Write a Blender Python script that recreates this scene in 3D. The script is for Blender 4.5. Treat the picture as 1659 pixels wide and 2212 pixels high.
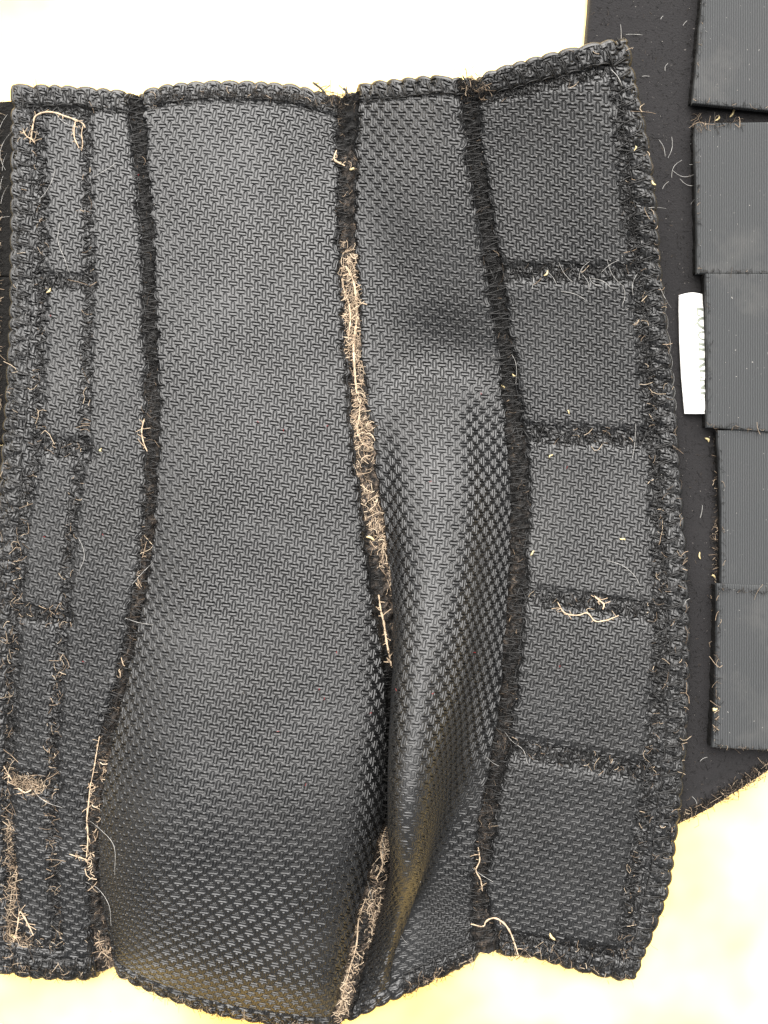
import bpy, math, random
import numpy as np
from mathutils import Vector
RNG = np.random.default_rng(7)
random.seed(7)
for o in list(bpy.data.objects):
    bpy.data.objects.remove(o)
SC = bpy.context.scene
COL = SC.collection

# ------------------------------------------------------------------ camera
K = 0.0001367            # metres on the table per view unit (the photo measured as 1659 x 2212 units)
CX, CY, H = 829.5, 1106.0, 0.262
cam = bpy.data.cameras.new('camera')
cam.sensor_fit = 'VERTICAL'
cam.angle = 2 * math.atan(CY * K / H)
cam.clip_start, cam.clip_end = 0.005, 50
camo = bpy.data.objects.new('camera', cam)
camo.location = (0, 0, H)
COL.objects.link(camo)
SC.camera = camo

# ------------------------------------------------------------------ light (bright overcast, glow from beyond the top edge)
SUN_EL, SUN_AZ = 57.0, 4.0        # azimuth in degrees from +Y towards -X
w = bpy.data.worlds.new('World')
SC.world = w
w.use_nodes = True
nt = w.node_tree
sky = nt.nodes.new('ShaderNodeTexSky')
sky.sky_type = 'NISHITA'
sky.sun_disc = False
sky.sun_elevation = math.radians(SUN_EL)
sky.sun_rotation = math.radians(-SUN_AZ)
sky.air_density, sky.dust_density, sky.ozone_density = 1.0, 4.0, 1.0
hsv = nt.nodes.new('ShaderNodeHueSaturation')
hsv.inputs['Saturation'].default_value = 0.12
bg = nt.nodes['Background']
bg.inputs[1].default_value = 0.05
nt.links.new(sky.outputs[0], hsv.inputs['Color'])
nt.links.new(hsv.outputs[0], bg.inputs[0])
sl = bpy.data.lights.new('sun', 'SUN')
sl.energy = 3.6
sl.angle = math.radians(92)
sl.color = (1.0, 0.97, 0.93)
so = bpy.data.objects.new('sun', sl)
so.rotation_euler = (math.radians(-(90 - SUN_EL)), 0, math.radians(SUN_AZ))
so.location = (0, 0.6, 0.8)
COL.objects.link(so)
SC.view_settings.view_transform = 'Standard'
SC.view_settings.look = 'None'
SC.view_settings.gamma = 1.0
SC.view_settings.use_curve_mapping = False
SC.view_settings.exposure = 1.75

# ------------------------------------------------------------------ helpers
def P(vx, vy, z):
    """view units + height in mm -> metres"""
    vx, vy, z = np.broadcast_arrays(np.asarray(vx, float), np.asarray(vy, float), np.asarray(z, float) * 1e-3)
    f = K * (H - z) / H
    return np.stack([(vx - CX) * f, -(vy - CY) * f, z], -1)

def unproject(p):
    f = K * (H - p[..., 2]) / H
    return p[..., 0] / f + CX, -p[..., 1] / f + CY

def vnoise(x, y, seed=0):
    xi, yi = np.floor(x).astype(np.int64), np.floor(y).astype(np.int64)
    xf, yf = x - xi, y - yi
    def h(a, b):
        n = (a * 374761393 + b * 668265263 + seed * 1442695041) & 0xFFFFFFFF
        n = ((n ^ (n >> 13)) * 1274126177) & 0xFFFFFFFF
        return ((n ^ (n >> 16)) & 0xFFFF) / 65535.0
    u, v = xf * xf * (3 - 2 * xf), yf * yf * (3 - 2 * yf)
    return (h(xi, yi) * (1 - u) + h(xi + 1, yi) * u) * (1 - v) + (h(xi, yi + 1) * (1 - u) + h(xi + 1, yi + 1) * u) * v - 0.5

def fbm(x, y, seed=0):
    return vnoise(x, y, seed) + 0.5 * vnoise(x * 2.1, y * 2.1, seed + 1) + 0.25 * vnoise(x * 4.3, y * 4.3, seed + 2)

def sstep(a, b, x):
    t = np.clip((x - a) / (b - a), 0, 1)
    return t * t * (3 - 2 * t)

def hermite(t, y, tq):
    """smooth interpolation of y (n,...) given at t, sampled at tq"""
    d = (y[1:] - y[:-1]) / (t[1:] - t[:-1]).reshape((-1,) + (1,) * (y.ndim - 1))
    m = np.empty_like(y)
    m[1:-1] = 0.5 * (d[1:] + d[:-1])
    m[0], m[-1] = d[0], d[-1]
    k = np.clip(np.searchsorted(t, tq, side='right') - 1, 0, len(t) - 2)
    h = t[k + 1] - t[k]
    s = ((tq - t[k]) / h)
    sh = (-1,) + (1,) * (y.ndim - 1)
    s, h = s.reshape(sh), h.reshape(sh)
    return ((2 * s**3 - 3 * s**2 + 1) * y[k] + (s**3 - 2 * s**2 + s) * h * m[k]
            + (-2 * s**3 + 3 * s**2) * y[k + 1] + (s**3 - s**2) * h * m[k + 1])

def curve(pts, t):
    p = np.array(pts, float)
    return hermite(p[:, 1].copy(), p[:, :1], np.atleast_1d(np.asarray(t, float)))[:, 0]

def link(name, me, mat, parent=None):
    o = bpy.data.objects.new(name, me)
    if mat is not None and not me.materials:
        me.materials.append(mat)
    COL.objects.link(o)
    o.parent = parent
    return o

def empty(name, loc=(0, 0, 0)):
    o = bpy.data.objects.new(name, None)
    o.empty_display_size = 0.02
    o.location = loc
    COL.objects.link(o)
    return o

def tag(o, label=None, cat=None, group=None, kind=None):
    if label: o['label'] = label
    if cat: o['category'] = cat
    if group: o['group'] = group
    if kind: o['kind'] = kind
    return o

def raw_mesh(name, verts, faces, smooth=True, attr=None):
    """verts (n,3), faces (m,4) or (m,3) arrays"""
    verts = np.ascontiguousarray(verts, dtype=np.float32).reshape(-1, 3)
    faces = np.ascontiguousarray(faces, dtype=np.int32)
    m, k = faces.shape
    me = bpy.data.meshes.new(name)
    me.vertices.add(len(verts)); me.vertices.foreach_set('co', verts.ravel())
    me.loops.add(m * k); me.loops.foreach_set('vertex_index', faces.ravel())
    me.polygons.add(m)
    me.polygons.foreach_set('loop_start', np.arange(0, m * k, k, dtype=np.int32))
    me.polygons.foreach_set('use_smooth', np.full(m, smooth, dtype=bool))
    if attr:
        for an, av in attr.items():
            a = me.attributes.new(an, 'FLOAT', 'POINT')
            a.data.foreach_set('value', np.ascontiguousarray(av, dtype=np.float32).ravel())
    me.update(calc_edges=True)
    return me

def grid_mesh(name, G, attr=None):
    nv, nu = G.shape[:2]
    i = np.arange(nv * nu).reshape(nv, nu)
    f = np.stack([i[:-1, :-1], i[1:, :-1], i[1:, 1:], i[:-1, 1:]], -1).reshape(-1, 4)
    return raw_mesh(name, G.reshape(-1, 3), f, True, attr)

def tubes(name, pts, rad, sides=3, attr=None):
    """pts (N,M,3) in metres; rad scalar, (N,) or (N,M) in metres"""
    N, M = pts.shape[:2]
    t = np.gradient(pts, axis=1)
    t /= np.linalg.norm(t, axis=-1, keepdims=True) + 1e-12
    ref = np.where(np.abs(t[..., 2:3]) > 0.9, np.array([1., 0, 0]), np.array([0, 0, 1.]))
    a = np.cross(t, ref); a /= np.linalg.norm(a, axis=-1, keepdims=True) + 1e-12
    b = np.cross(t, a)
    r = np.broadcast_to(np.asarray(rad, float).reshape(np.shape(rad) + (1,) * (2 - np.ndim(rad))), (N, M))
    th = np.arange(sides) * 2 * np.pi / sides
    V = pts[:, :, None] + r[:, :, None, None] * (np.cos(th)[:, None] * a[:, :, None] + np.sin(th)[:, None] * b[:, :, None])
    idx = np.arange(N * M * sides).reshape(N, M, sides)
    q = np.stack([idx[:, :-1], np.roll(idx[:, :-1], -1, 2), np.roll(idx[:, 1:], -1, 2), idx[:, 1:]], -1).reshape(-1, 4)
    at = None
    if attr is not None:
        at = {k: np.broadcast_to(v.reshape(N, 1, 1), (N, M, sides)) for k, v in attr.items()}
    return raw_mesh(name, V.reshape(-1, 3), q, True, at)

# ------------------------------------------------------------------ materials
class Nodes:
    def __init__(s, name):
        s.m = bpy.data.materials.new(name); s.m.use_nodes = True
        s.t = s.m.node_tree; s.b = s.t.nodes['Principled BSDF']
    def n(s, typ, **kw):
        x = s.t.nodes.new('ShaderNode' + typ)
        for k, v in kw.items():
            if hasattr(x, k): setattr(x, k, v)
            else: x.inputs[k].default_value = v
        return x
    def l(s, a, b): s.t.links.new(a, b)
    def noise(s, scale, detail=4, rough=0.6, vec=None, dist=0.0):
        x = s.n('TexNoise'); x.inputs['Scale'].default_value = scale; x.inputs['Detail'].default_value = detail
        x.inputs['Roughness'].default_value = rough; x.inputs['Distortion'].default_value = dist
        s.l(vec or s.co(), x.inputs['Vector']); return x.outputs['Fac']
    def co(s):
        if not hasattr(s, '_c'): s._c = s.n('TexCoord').outputs['Object']
        return s._c
    def ramp(s, fac, stops):
        x = s.n('ValToRGB'); e = x.color_ramp.elements
        while len(e) < len(stops): e.new(0.5)
        for k, (p, c) in enumerate(stops):
            e[k].position = p; e[k].color = (*c, 1) if len(c) == 3 else c
        s.l(fac, x.inputs[0]); return x.outputs[0]
    def mix(s, f, a, b, typ='MIX'):
        x = s.n('Mix'); x.data_type = 'RGBA'; x.blend_type = typ
        for v, i in ((f, 0), (a, 6), (b, 7)):
            if isinstance(v, (int, float)): x.inputs[i].default_value = v
            elif isinstance(v, tuple): x.inputs[i].default_value = (*v, 1)
            else: s.l(v, x.inputs[i])
        return x.outputs[2]
    def bump(s, h, strength, dist, prev=None):
        x = s.n('Bump'); x.inputs['Strength'].default_value = strength; x.inputs['Distance'].default_value = dist
        s.l(h, x.inputs['Height'])
        if prev: s.l(prev, x.inputs['Normal'])
        s.l(x.outputs[0], s.b.inputs['Normal']); return x.outputs[0]
    def base(s, c):
        if isinstance(c, tuple): s.b.inputs['Base Color'].default_value = (*c, 1)
        else: s.l(c, s.b.inputs['Base Color'])
    def rough(s, r, spec=0.5):
        if isinstance(r, (int, float)): s.b.inputs['Roughness'].default_value = r
        else: s.l(r, s.b.inputs['Roughness'])
        s.b.inputs['Specular IOR Level'].default_value = spec
    def attr(s, name):
        return s.n('Attribute', attribute_name=name).outputs['Fac']

def mat_rubber():
    s = Nodes('embossed_black_neoprene')
    g = s.noise(60, 5); f = s.noise(900, 3)
    dust = s.ramp(s.noise(35, 6, 0.7), [(0.45, (0, 0, 0)), (0.75, (1, 1, 1))])
    base = s.mix(dust, (0.0028, 0.0029, 0.0031), (0.0075, 0.0073, 0.007))
    speck = s.ramp(s.noise(1500, 2, 0.5), [(0.72, (0, 0, 0)), (0.78, (1, 1, 1))])
    s.base(s.mix(speck, base, (0.07, 0.065, 0.06)))
    s.rough(s.ramp(g, [(0.3, (0.36,) * 3), (0.7, (0.46,) * 3)]), 0.68)
    s.bump(f, 0.25, 0.0002)
    return s.m

def mat_seam():
    s = Nodes('fuzzy_seam_tape')
    d = s.attr('dirt')
    c = s.mix(s.noise(1800, 4), (0.0008, 0.0007, 0.0007), (0.003, 0.0026, 0.0023))
    fl = s.ramp(s.noise(700, 4, 0.7), [(0.42, (0, 0, 0)), (0.6, (1, 1, 1))])
    k = s.n('Math', operation='MULTIPLY'); pw = s.n('Math', operation='POWER'); s.l(d, pw.inputs[0]); pw.inputs[1].default_value = 2.4; s.l(pw.outputs[0], k.inputs[0]); s.l(fl, k.inputs[1])
    s.base(s.mix(k.outputs[0], c, (0.36, 0.27, 0.2)))
    s.rough(0.6, 0.4)
    s.bump(s.noise(1400, 4, 0.7), 0.8, 0.0008)
    return s.m

def mat_plain(name, col, rough, spec=0.5, var=0.3, scale=400, bump=0.3, bd=0.0003):
    s = Nodes(name)
    c2 = tuple(min(1, x * (1 + var)) for x in col); c1 = tuple(x * (1 - var) for x in col)
    s.base(s.mix(s.noise(scale, 4), c1, c2)); s.rough(rough, spec)
    s.bump(s.noise(scale * 2.5, 3), bump, bd)
    return s.m

def mat_fibre():
    s = Nodes('seam_fuzz')
    t = s.attr('tone')
    s.base(s.ramp(t, [(0.0, (0.0012, 0.0011, 0.001)), (0.4, (0.0035, 0.003, 0.0027)), (0.5, (0.03, 0.025, 0.02)), (0.65, (0.11, 0.08, 0.055)), (0.8, (0.3, 0.22, 0.15)), (1.0, (0.52, 0.42, 0.3))]))
    s.rough(0.55, 0.22)
    return s.m

def mat_fabric():
    s = Nodes('black_loop_lining')
    c = s.mix(s.noise(120, 5), (0.0085, 0.008, 0.0085), (0.013, 0.012, 0.0125))
    lint = s.ramp(s.noise(1300, 3, 0.55), [(0.7, (0, 0, 0)), (0.78, (1, 1, 1))])
    s.base(s.mix(lint, c, (0.12, 0.11, 0.1)))
    s.rough(0.9, 0.2)
    s.b.inputs['Sheen Weight'].default_value = 0.08
    s.b.inputs['Sheen Roughness'].default_value = 0.5
    v = s.n('TexVoronoi'); v.inputs['Scale'].default_value = 1500; s.l(s.co(), v.inputs['Vector'])
    b = s.bump(v.outputs['Distance'], 0.3, 0.0003)
    s.bump(s.noise(2500, 3), 0.6, 0.0003, b)
    return s.m

def mat_strap():
    s = Nodes('ribbed_grey_webbing')
    mp = s.n('Mapping'); s.l(s.co(), mp.inputs['Vector'])
    wv = s.n('TexWave', wave_type='BANDS', bands_direction='X', wave_profile='SIN')
    wv.inputs['Scale'].default_value = 2 * math.pi / (0.00068 * 20)
    wv.inputs['Distortion'].default_value = 1.2
    wv.inputs['Detail'].default_value = 2; wv.inputs['Detail Scale'].default_value = 1.5
    s.l(mp.outputs[0], wv.inputs['Vector'])
    wy = s.n('TexWave', wave_type='BANDS', bands_direction='Y', wave_profile='SIN')
    wy.inputs['Scale'].default_value = 2 * math.pi / (0.0006 * 20)
    wy.inputs['Distortion'].default_value = 0.8
    s.l(mp.outputs[0], wy.inputs['Vector'])
    hh = s.n('Math', operation='MULTIPLY_ADD'); s.l(wy.outputs['Fac'], hh.inputs[0]); hh.inputs[1].default_value = 0.0; s.l(wv.outputs['Fac'], hh.inputs[2])
    c = s.mix(s.noise(45, 5, 0.65), (0.034, 0.037, 0.039), (0.047, 0.048, 0.048))
    c = s.mix(wv.outputs['Fac'], (0.018, 0.019, 0.02), c)
    st = s.ramp(s.noise(22, 5, 0.7), [(0.52, (0, 0, 0)), (0.8, (1, 1, 1))])
    c = s.mix(st, c, (0.062, 0.061, 0.058))
    sp = s.ramp(s.noise(1200, 2), [(0.73, (0, 0, 0)), (0.78, (1, 1, 1))])
    s.base(s.mix(sp, c, (0.25, 0.24, 0.22)))
    s.rough(0.75, 0.3)
    s.bump(hh.outputs[0], 0.45, 0.0002)
    return s.m

def mat_table():
    s = Nodes('glossy_yellow_plastic')
    c = s.mix(s.ramp(s.noise(9, 4, 0.6), [(0.35, (0, 0, 0)), (0.62, (1, 1, 1))]), (0.9, 0.55, 0.1), (0.92, 0.73, 0.35))
    sp = s.ramp(s.noise(500, 2), [(0.76, (0, 0, 0)), (0.8, (1, 1, 1))])
    s.base(s.mix(sp, c, (0.6, 0.45, 0.15)))
    s.rough(0.28, 0.6)
    s.bump(s.noise(20, 3), 0.5, 0.004)
    return s.m

M_RUB, M_SEAM, M_FIB, M_FAB, M_STRAP, M_TAB = mat_rubber(), mat_seam(), mat_fibre(), mat_fabric(), mat_strap(), mat_table()
M_THR = mat_plain('black_sewing_thread', (0.008, 0.0075, 0.007), 0.5, 0.45)
M_HOOK = mat_plain('black_hook_pad', (0.007, 0.0065, 0.006), 0.9, 0.15, bump=1.0, bd=0.001)
M_HAIR = mat_plain('white_hair', (0.34, 0.33, 0.31), 0.45, 0.5)
M_STRAW = mat_plain('pale_straw', (0.52, 0.42, 0.22), 0.6, 0.4)
M_TAN = mat_plain('tan_fluff', (0.42, 0.32, 0.22), 0.85, 0.2)
M_RED = mat_plain('red_fibre', (0.25, 0.015, 0.015), 0.7, 0.3)
M_LAB = mat_plain('white_woven_label', (0.8, 0.79, 0.76), 0.6, 0.4, var=0.02, scale=900)
M_INK = mat_plain('grey_green_ink', (0.2, 0.215, 0.18), 0.7, 0.3, var=0.05)
M_LINT = mat_plain('pale_lint', (0.4, 0.37, 0.33), 0.9, 0.2)

# ------------------------------------------------------------------ surface the boots lie on
me = bpy.data.meshes.new('table_top')
n = 0.9
me.from_pydata([(-n, -n, 0), (n, -n, 0), (n, n, 0), (-n, n, 0), (-n, -n, -.02), (n, -n, -.02), (n, n, -.02), (-n, n, -.02)], [],
               [(0, 1, 2, 3), (7, 6, 5, 4), (0, 4, 5, 1), (1, 5, 6, 2), (2, 6, 7, 3), (3, 7, 4, 0)])
tag(link('table_top', me, M_TAB), kind='structure')

# ------------------------------------------------------------------ the embossed boot: seams and outlines in view units
SA = [(290, 200), (308, 400), (318, 600), (325, 800), (325, 1000), (308, 1200), (282, 1370), (248, 1500), (217, 1640), (198, 1760), (196, 1850), (200, 1940), (212, 2000), (228, 2075)]
SB = [(738, 210), (740, 400), (746, 600), (758, 760), (775, 950), (800, 1150), (825, 1330), (842, 1470), (847, 1600), (843, 1740), (826, 1850), (800, 1940), (775, 2050), (735, 2195)]
SCm = [(1012, 178), (1020, 300), (1038, 420), (1062, 560), (1083, 700), (1104, 850), (1120, 980), (1124, 1100), (1118, 1280), (1105, 1440), (1086, 1600), (1058, 1750), (1040, 1870), (1034, 1960), (1050, 2055)]
RO = [(1352, 92), (1376, 170), (1392, 270), (1408, 420), (1420, 560), (1440, 740), (1456, 900), (1466, 1080), (1480, 1250), (1484, 1400), (1477, 1580), (1470, 1700), (1452, 1830), (1430, 1960), (1400, 2060), (1372, 2112)]
LO = [(30, 190), (29, 400), (25, 700), (8, 1000), (-8, 1200), (-18, 1400), (-25, 1600), (-28, 1800), (-22, 1950), (-12, 2098)]
xA = lambda y: float(curve(SA, y)[0]); xB = lambda y: float(curve(SB, y)[0])
xC = lambda y: float(curve(SCm, y)[0]); xR = lambda y: float(curve(RO, y)[0]); xL = lambda y: float(curve(LO, y)[0])
WA, WB, WC = 12, 11, 14
WBf = lambda y: float(np.interp(y, [1250, 1450, 1760, 1860], [11, 4, 4, 14]))

def line(x0, y0, x1, y1, zs, us=None, bow=0):
    us = us or [i / (len(zs) - 1) for i in range(len(zs))]
    return [(x0 + (x1 - x0) * u, y0 + (y1 - y0) * u + bow * 4 * u * (1 - u), z) for u, z in zip(us, zs)]

U7 = [0, .07, .22, .5, .78, .93, 1]
left_rows = [line(31, 189, xA(200) - WA, 203, [7, 7.5, 8, 8, 8, 7.6, 7], U7, -4)]
for y, zo, zi in ((400, 8, 9), (700, 8.5, 11.5), (1000, 9, 14), (1200, 9, 14), (1400, 8.5, 14), (1600, 8, 12.6), (1800, 7, 10.4), (1950, 6.5, 8)):
    left_rows.append(line(xL(y), y - 8, xA(y) - WA, y + 8, [zo - .5] + [zo + (zi - zo) * u for u in U7[1:]], U7))
left_rows.append(line(-12, 2094, 204, 2110, [5.2, 5.4, 5.6, 5.6, 5.6, 5.6, 5.2], U7, 8))

mid_rows = [[(xA(205) + WA, 203, 7), (345, 191, 8), (430, 182, 9), (540, 182, 9.6), (640, 190, 10.6), (690, 204, 12), (xB(210) - WB, 212, 13.2)]]
for y, za, zm, zb in ((420, 9, 10.8, 11.6), (700, 11.5, 13, 12.5), (1000, 14, 16.5, 14.8), (1250, 14, 19, 15.5), (1450, 14.4, 21, 15), (1620, 13, 22.5, 14), (1760, 11.4, 23.2, 12.5), (1870, 9.6, 22.4, 11), (1950, 8, 20.2, 10), (2020, 6.4, 17, 9), (2075, 5, 13, 8)):
    e = (y > 1150) * min(1, (y - 1150) / 450)
    f1, f2 = .4 + .22 * e, .8 + .14 * e
    zs = [za, za + (zm - za) * f1 * .8, za + (zm - za) * f2, zm, zb + (zm - zb) * f2, zb + (zm - zb) * f1, zb]
    yl, yr = (y, y) if y < 1900 else (y - (y - 1900) * .1, y + (y - 1900) * .35)
    mid_rows.append(line(xA(min(yl, 2075)) + WA, yl - 4, xB(min(yr, 2190)) - WBf(yr), yr + 4, zs, U7, 14 * max(0, (y - 1900) / 180)))
mid_rows.append([(240, 2092, 2.6), (272, 2114, 3), (345, 2147, 3), (470, 2190, 3), (600, 2212, 2.6), (670, 2222, 2.2), (716, 2224, 2)])

XB = lambda y: xB(y) + WB
bul_rows = [
    list(zip([772, 805, 845, 885, 925, 957, 988], [190, 182, 178, 174, 170, 170, 172], [14.5, 17.5, 20.5, 23, 25.2, 27, 28])),
    line(762, 420, xC(420) - WC, 420, [12, 14, 16.4, 18.4, 20, 21, 21.4]),
    line(772, 640, xC(640) - WC, 640, [10.8, 10.9, 11.6, 12.6, 13.6, 14.4, 14.6]),
    line(786, 790, xC(790) - WC, 790, [11.2, 9.8, 8.8, 8.8, 9.2, 9.6, 9.8]),
    list(zip([797, 825, 872, 930, 985, 1038, xC(900) - WC], [900] * 7, [12, 11.6, 13.6, 15.4, 15, 11.6, 8])),
    list(zip([817, 840, 878, 932, 1000, 1058, xC(1080) - WC], [1080] * 7, [12, 14.5, 20, 22.2, 21.4, 15.4, 8])),
    list(zip([845, 852, 880, 926, 990, 1052, xC(1300) - WC], [1300] * 7, [11, 16, 24.4, 27.4, 25.8, 16.4, 8])),
    list(zip([862, 844, 862, 906, 962, 1028, xC(1500) - WC], [1500] * 7, [10, 18, 29.5, 33, 29.4, 17, 8])),
    list(zip([866, 839, 850, 888, 936, 996, xC(1650) - WC], [1650] * 7, [9, 18, 32, 35.2, 32.2, 15, 8])),
    list(zip([862, 838, 848, 880, 922, 960, xC(1780) - WC], [1780] * 7, [8, 17, 31.5, 34.4, 31, 10, 7])),
    list(zip([842, 842, 854, 880, 908, 925, xC(1890) - WC], [1890] * 7, [4, 12.5, 25, 28.6, 24.6, 7, 6])),
    list(zip([812, 824, 842, 862, 884, 890, xC(1980) - WC], [1985, 1985, 1983, 1980, 1976, 1974, 1970], [4, 9, 15, 17.5, 12.5, 5, 5])),
    list(zip([786, 802, 820, 838, 852, 862, 1020], [2085, 2083, 2078, 2070, 2062, 2056, 2025], [3.8, 6.5, 9, 10, 7.5, 4.4, 4.8])),
    list(zip([752, 770, 788, 808, 830, 870, 1030], [2203, 2196, 2188, 2178, 2166, 2147, 2068], [3, 3.4, 3.8, 4, 3.8, 3.8, 4.2]))]

right_rows = [[(xC(178) + WC, 172, 28.5), (1062, 158, 30), (1110, 143, 31.2), (1185, 122, 32.6), (1265, 103, 33.6), (1320, 93, 33.4), (1350, 92, 32)]]
for y, z0, z1 in ((330, 23.6, 26), (560, 17, 18.6), (800, 11.2, 12.6), (1000, 8.8, 10.2), (1200, 9, 10.6), (1400, 9.6, 10.8), (1600, 8.8, 10), (1780, 7.5, 8), (1920, 6.2, 6.2)):
    right_rows.append(line(xC(y) + WC, y - 2, xR(y + 20), y + 20, [z0 - .8, z0 - .2, z0, (z0 + z1) / 2, z1, z1, z1 - .4], U7))
right_rows.append([(1078, 2060, 4.8), (1096, 2060, 5), (1150, 2064, 5.2), (1225, 2086, 5.2), (1300, 2104, 5.2), (1348, 2112, 5.1), (1368, 2110, 4.8)])

# stitch bands across the flaps (polyline in view units, half width)
bands_right = [([(1335, 190), (1352, 380), (1372, 540), (1392, 720), (1405, 880), (1418, 1030), (1428, 1280), (1430, 1420), (1412, 1600), (1392, 1760), (1366, 1930), (1350, 2045)], 20),
               ([(1050, 590), (1372, 592)], 22), ([(1100, 935), (1410, 950)], 24), ([(1115, 1285), (1420, 1325)], 24),
               ([(1085, 1610), (1410, 1672)], 26), ([(1060, 2025), (1350, 2062)], 16), ([(1040, 215), (1330, 150)], 14)]
bands_left = [([(82, 260), (90, 500), (88, 640), (84, 800), (76, 980), (45, 1130), (34, 1300), (24, 1500), (14, 1700), (20, 1880), (38, 2030)], 17),
              ([(182, 250), (188, 400), (190, 600), (186, 800), (178, 960), (160, 1070), (146, 1200), (136, 1330), (122, 1480), (114, 1620), (110, 1800), (118, 1950), (124, 2050)], 15),
              ([(90, 605), (190, 612)], 20), ([(78, 960), (180, 975)], 26), ([(34, 1320), (140, 1340)], 20),
              ([(15, 1680), (115, 1700)], 20), ([(30, 2030), (125, 2045)], 14), ([(70, 235), (190, 240)], 12)]

def dist_poly(x, y, pts):
    d = np.full(x.shape, 1e9)
    for (x0, y0), (x1, y1) in zip(pts[:-1], pts[1:]):
        dx, dy = x1 - x0, y1 - y0
        t = np.clip(((x - x0) * dx + (y - y0) * dy) / (dx * dx + dy * dy), 0, 1)
        d = np.minimum(d, np.hypot(x - x0 - t * dx, y - y0 - t * dy))
    return d

CELL = 2.16      # mm, pitch of the embossed basket weave

def weave(tu, tv):
    """height (mm) of the embossed basket weave; tu, tv in cells"""
    iu, iv = np.floor(tu), np.floor(tv)
    d = np.full(tu.shape, 9.0); ny = np.zeros(tu.shape); up = np.zeros(tu.shape)
    for a, b in ((0, 0), (1, 0), (-1, 0), (0, 1), (0, -1)):
        cu, cv = iu + a + .5, iv + b + .5
        par = (np.mod(iu + a + iv + b, 2) < .5)
        lx, ly = np.abs(tu - cu), np.abs(tv - cv)
        along, across = np.where(par, ly, lx), np.where(par, lx, ly)
        ea = np.maximum(along - .37, 0)
        dd = np.hypot(ea, across)
        k = dd - .125 < d
        vy = np.where(par, ea, across) / (dd + 1e-9)
        d = np.where(k, dd - .125, d); ny = np.where(k, vy * vy * np.where(tv < cv, 1., .35), ny); up = np.where(k, par, up)
    # bars running down the sheet stand a little higher; the groove above each bar end and each cross bar is the deepest
    return (0.03 + .045 * up) * sstep(.03, -.1, d) - (.18 + .27 * ny) * np.exp(-((d - .075) / .075) ** 2)

def normals(G):
    n = np.cross(np.gradient(G, axis=1), np.gradient(G, axis=0))
    n = -n if n[..., 2].mean() < 0 else n
    return n / (np.linalg.norm(n, axis=-1, keepdims=True) + 1e-12)

def cum(G, axis):
    d = np.linalg.norm(np.diff(G, axis=axis), axis=-1)
    z = np.zeros_like(np.take(d, [0], axis))
    return np.concatenate([z, np.cumsum(d, axis)], axis) * 1e3   # mm

def smooth_grid(rows, step_mm):
    C = np.array(rows, float)
    W = P(C[..., 0], C[..., 1], C[..., 2])
    tr = np.concatenate([[0], np.cumsum(np.linalg.norm(np.diff(W, axis=0), axis=-1).mean(1))]) * 1e3
    tc = np.concatenate([[0], np.cumsum(np.linalg.norm(np.diff(W, axis=1), axis=-1).mean(0))]) * 1e3
    nv, nu = int(tr[-1] / step_mm) + 1, int(tc[-1] / step_mm) + 1
    X = hermite(tr, C, np.linspace(0, tr[-1], nv))
    X = np.moveaxis(hermite(tc, np.moveaxis(X, 1, 0).copy(), np.linspace(0, tc[-1], nu)), 0, 1)
    return P(X[..., 0], X[..., 1], X[..., 2])

RAST = np.full((2400 // 3, 1900 // 3), -1.0)      # height of the top surface over the picture plane, 3 view units a cell, mm
def rasterise(G):
    px, py = unproject(G)
    i = ((py + 60) / 3).astype(int).ravel(); j = ((px + 120) / 3).astype(int).ravel()
    ok = (i >= 0) & (j >= 0) & (i < RAST.shape[0]) & (j < RAST.shape[1])
    np.maximum.at(RAST, (i[ok], j[ok]), G[..., 2].ravel()[ok] * 1e3)
def height(vx, vy):
    i = np.clip(((np.asarray(vy) + 60) / 3).astype(int), 0, RAST.shape[0] - 1)
    j = np.clip(((np.asarray(vx) + 120) / 3).astype(int), 0, RAST.shape[1] - 1)
    return RAST[i, j]

def skirt(G, side, r, depth, outset=None):
    """rounded edge then a wall going down; r, depth in mm"""
    A = {'v0': G, 'v1': G[::-1], 'u0': G.transpose(1, 0, 2), 'u1': G[:, ::-1].transpose(1, 0, 2)}[side]
    e, q = A[0], A[3]
    o = e - q
    o[..., 2] *= .3
    o /= np.linalg.norm(o, axis=-1, keepdims=True) + 1e-12
    ext = []
    for th in (20, 45, 70, 90):
        t = math.radians(th)
        ext.append(e + o * (r * 1e-3 * math.sin(t)) + np.array([0, 0, -r * 1e-3 * (1 - math.cos(t))]))
    last = ext[-1].copy()
    for f in (.5, 1.0):
        p = last.copy(); p[..., 2] -= f * (depth - r) * 1e-3
        p[..., 2] = np.maximum(p[..., 2], 0.0002)
        ext.append(p)
    A = np.concatenate([np.array(ext)[::-1], A], 0)
    return {'v0': A, 'v1': A[::-1], 'u0': A.transpose(1, 0, 2), 'u1': A.transpose(1, 0, 2)[:, ::-1]}[side]

SUBS = np.array([0, .1, .2, .3, .4, .6, .7, .8, .9])    # mesh lines in one weave cell, set on the grooves

def bil(A, rr, cc):
    r0 = np.clip(rr.astype(int), 0, A.shape[0] - 2); c0 = np.clip(cc.astype(int), 0, A.shape[1] - 2)
    f, g = rr - r0, cc - c0
    if A.ndim == 3: f, g = f[..., None], g[..., None]
    return (A[r0, c0] * (1 - g) + A[r0, c0 + 1] * g) * (1 - f) + (A[r0 + 1, c0] * (1 - g) + A[r0 + 1, c0 + 1] * g) * f

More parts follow.
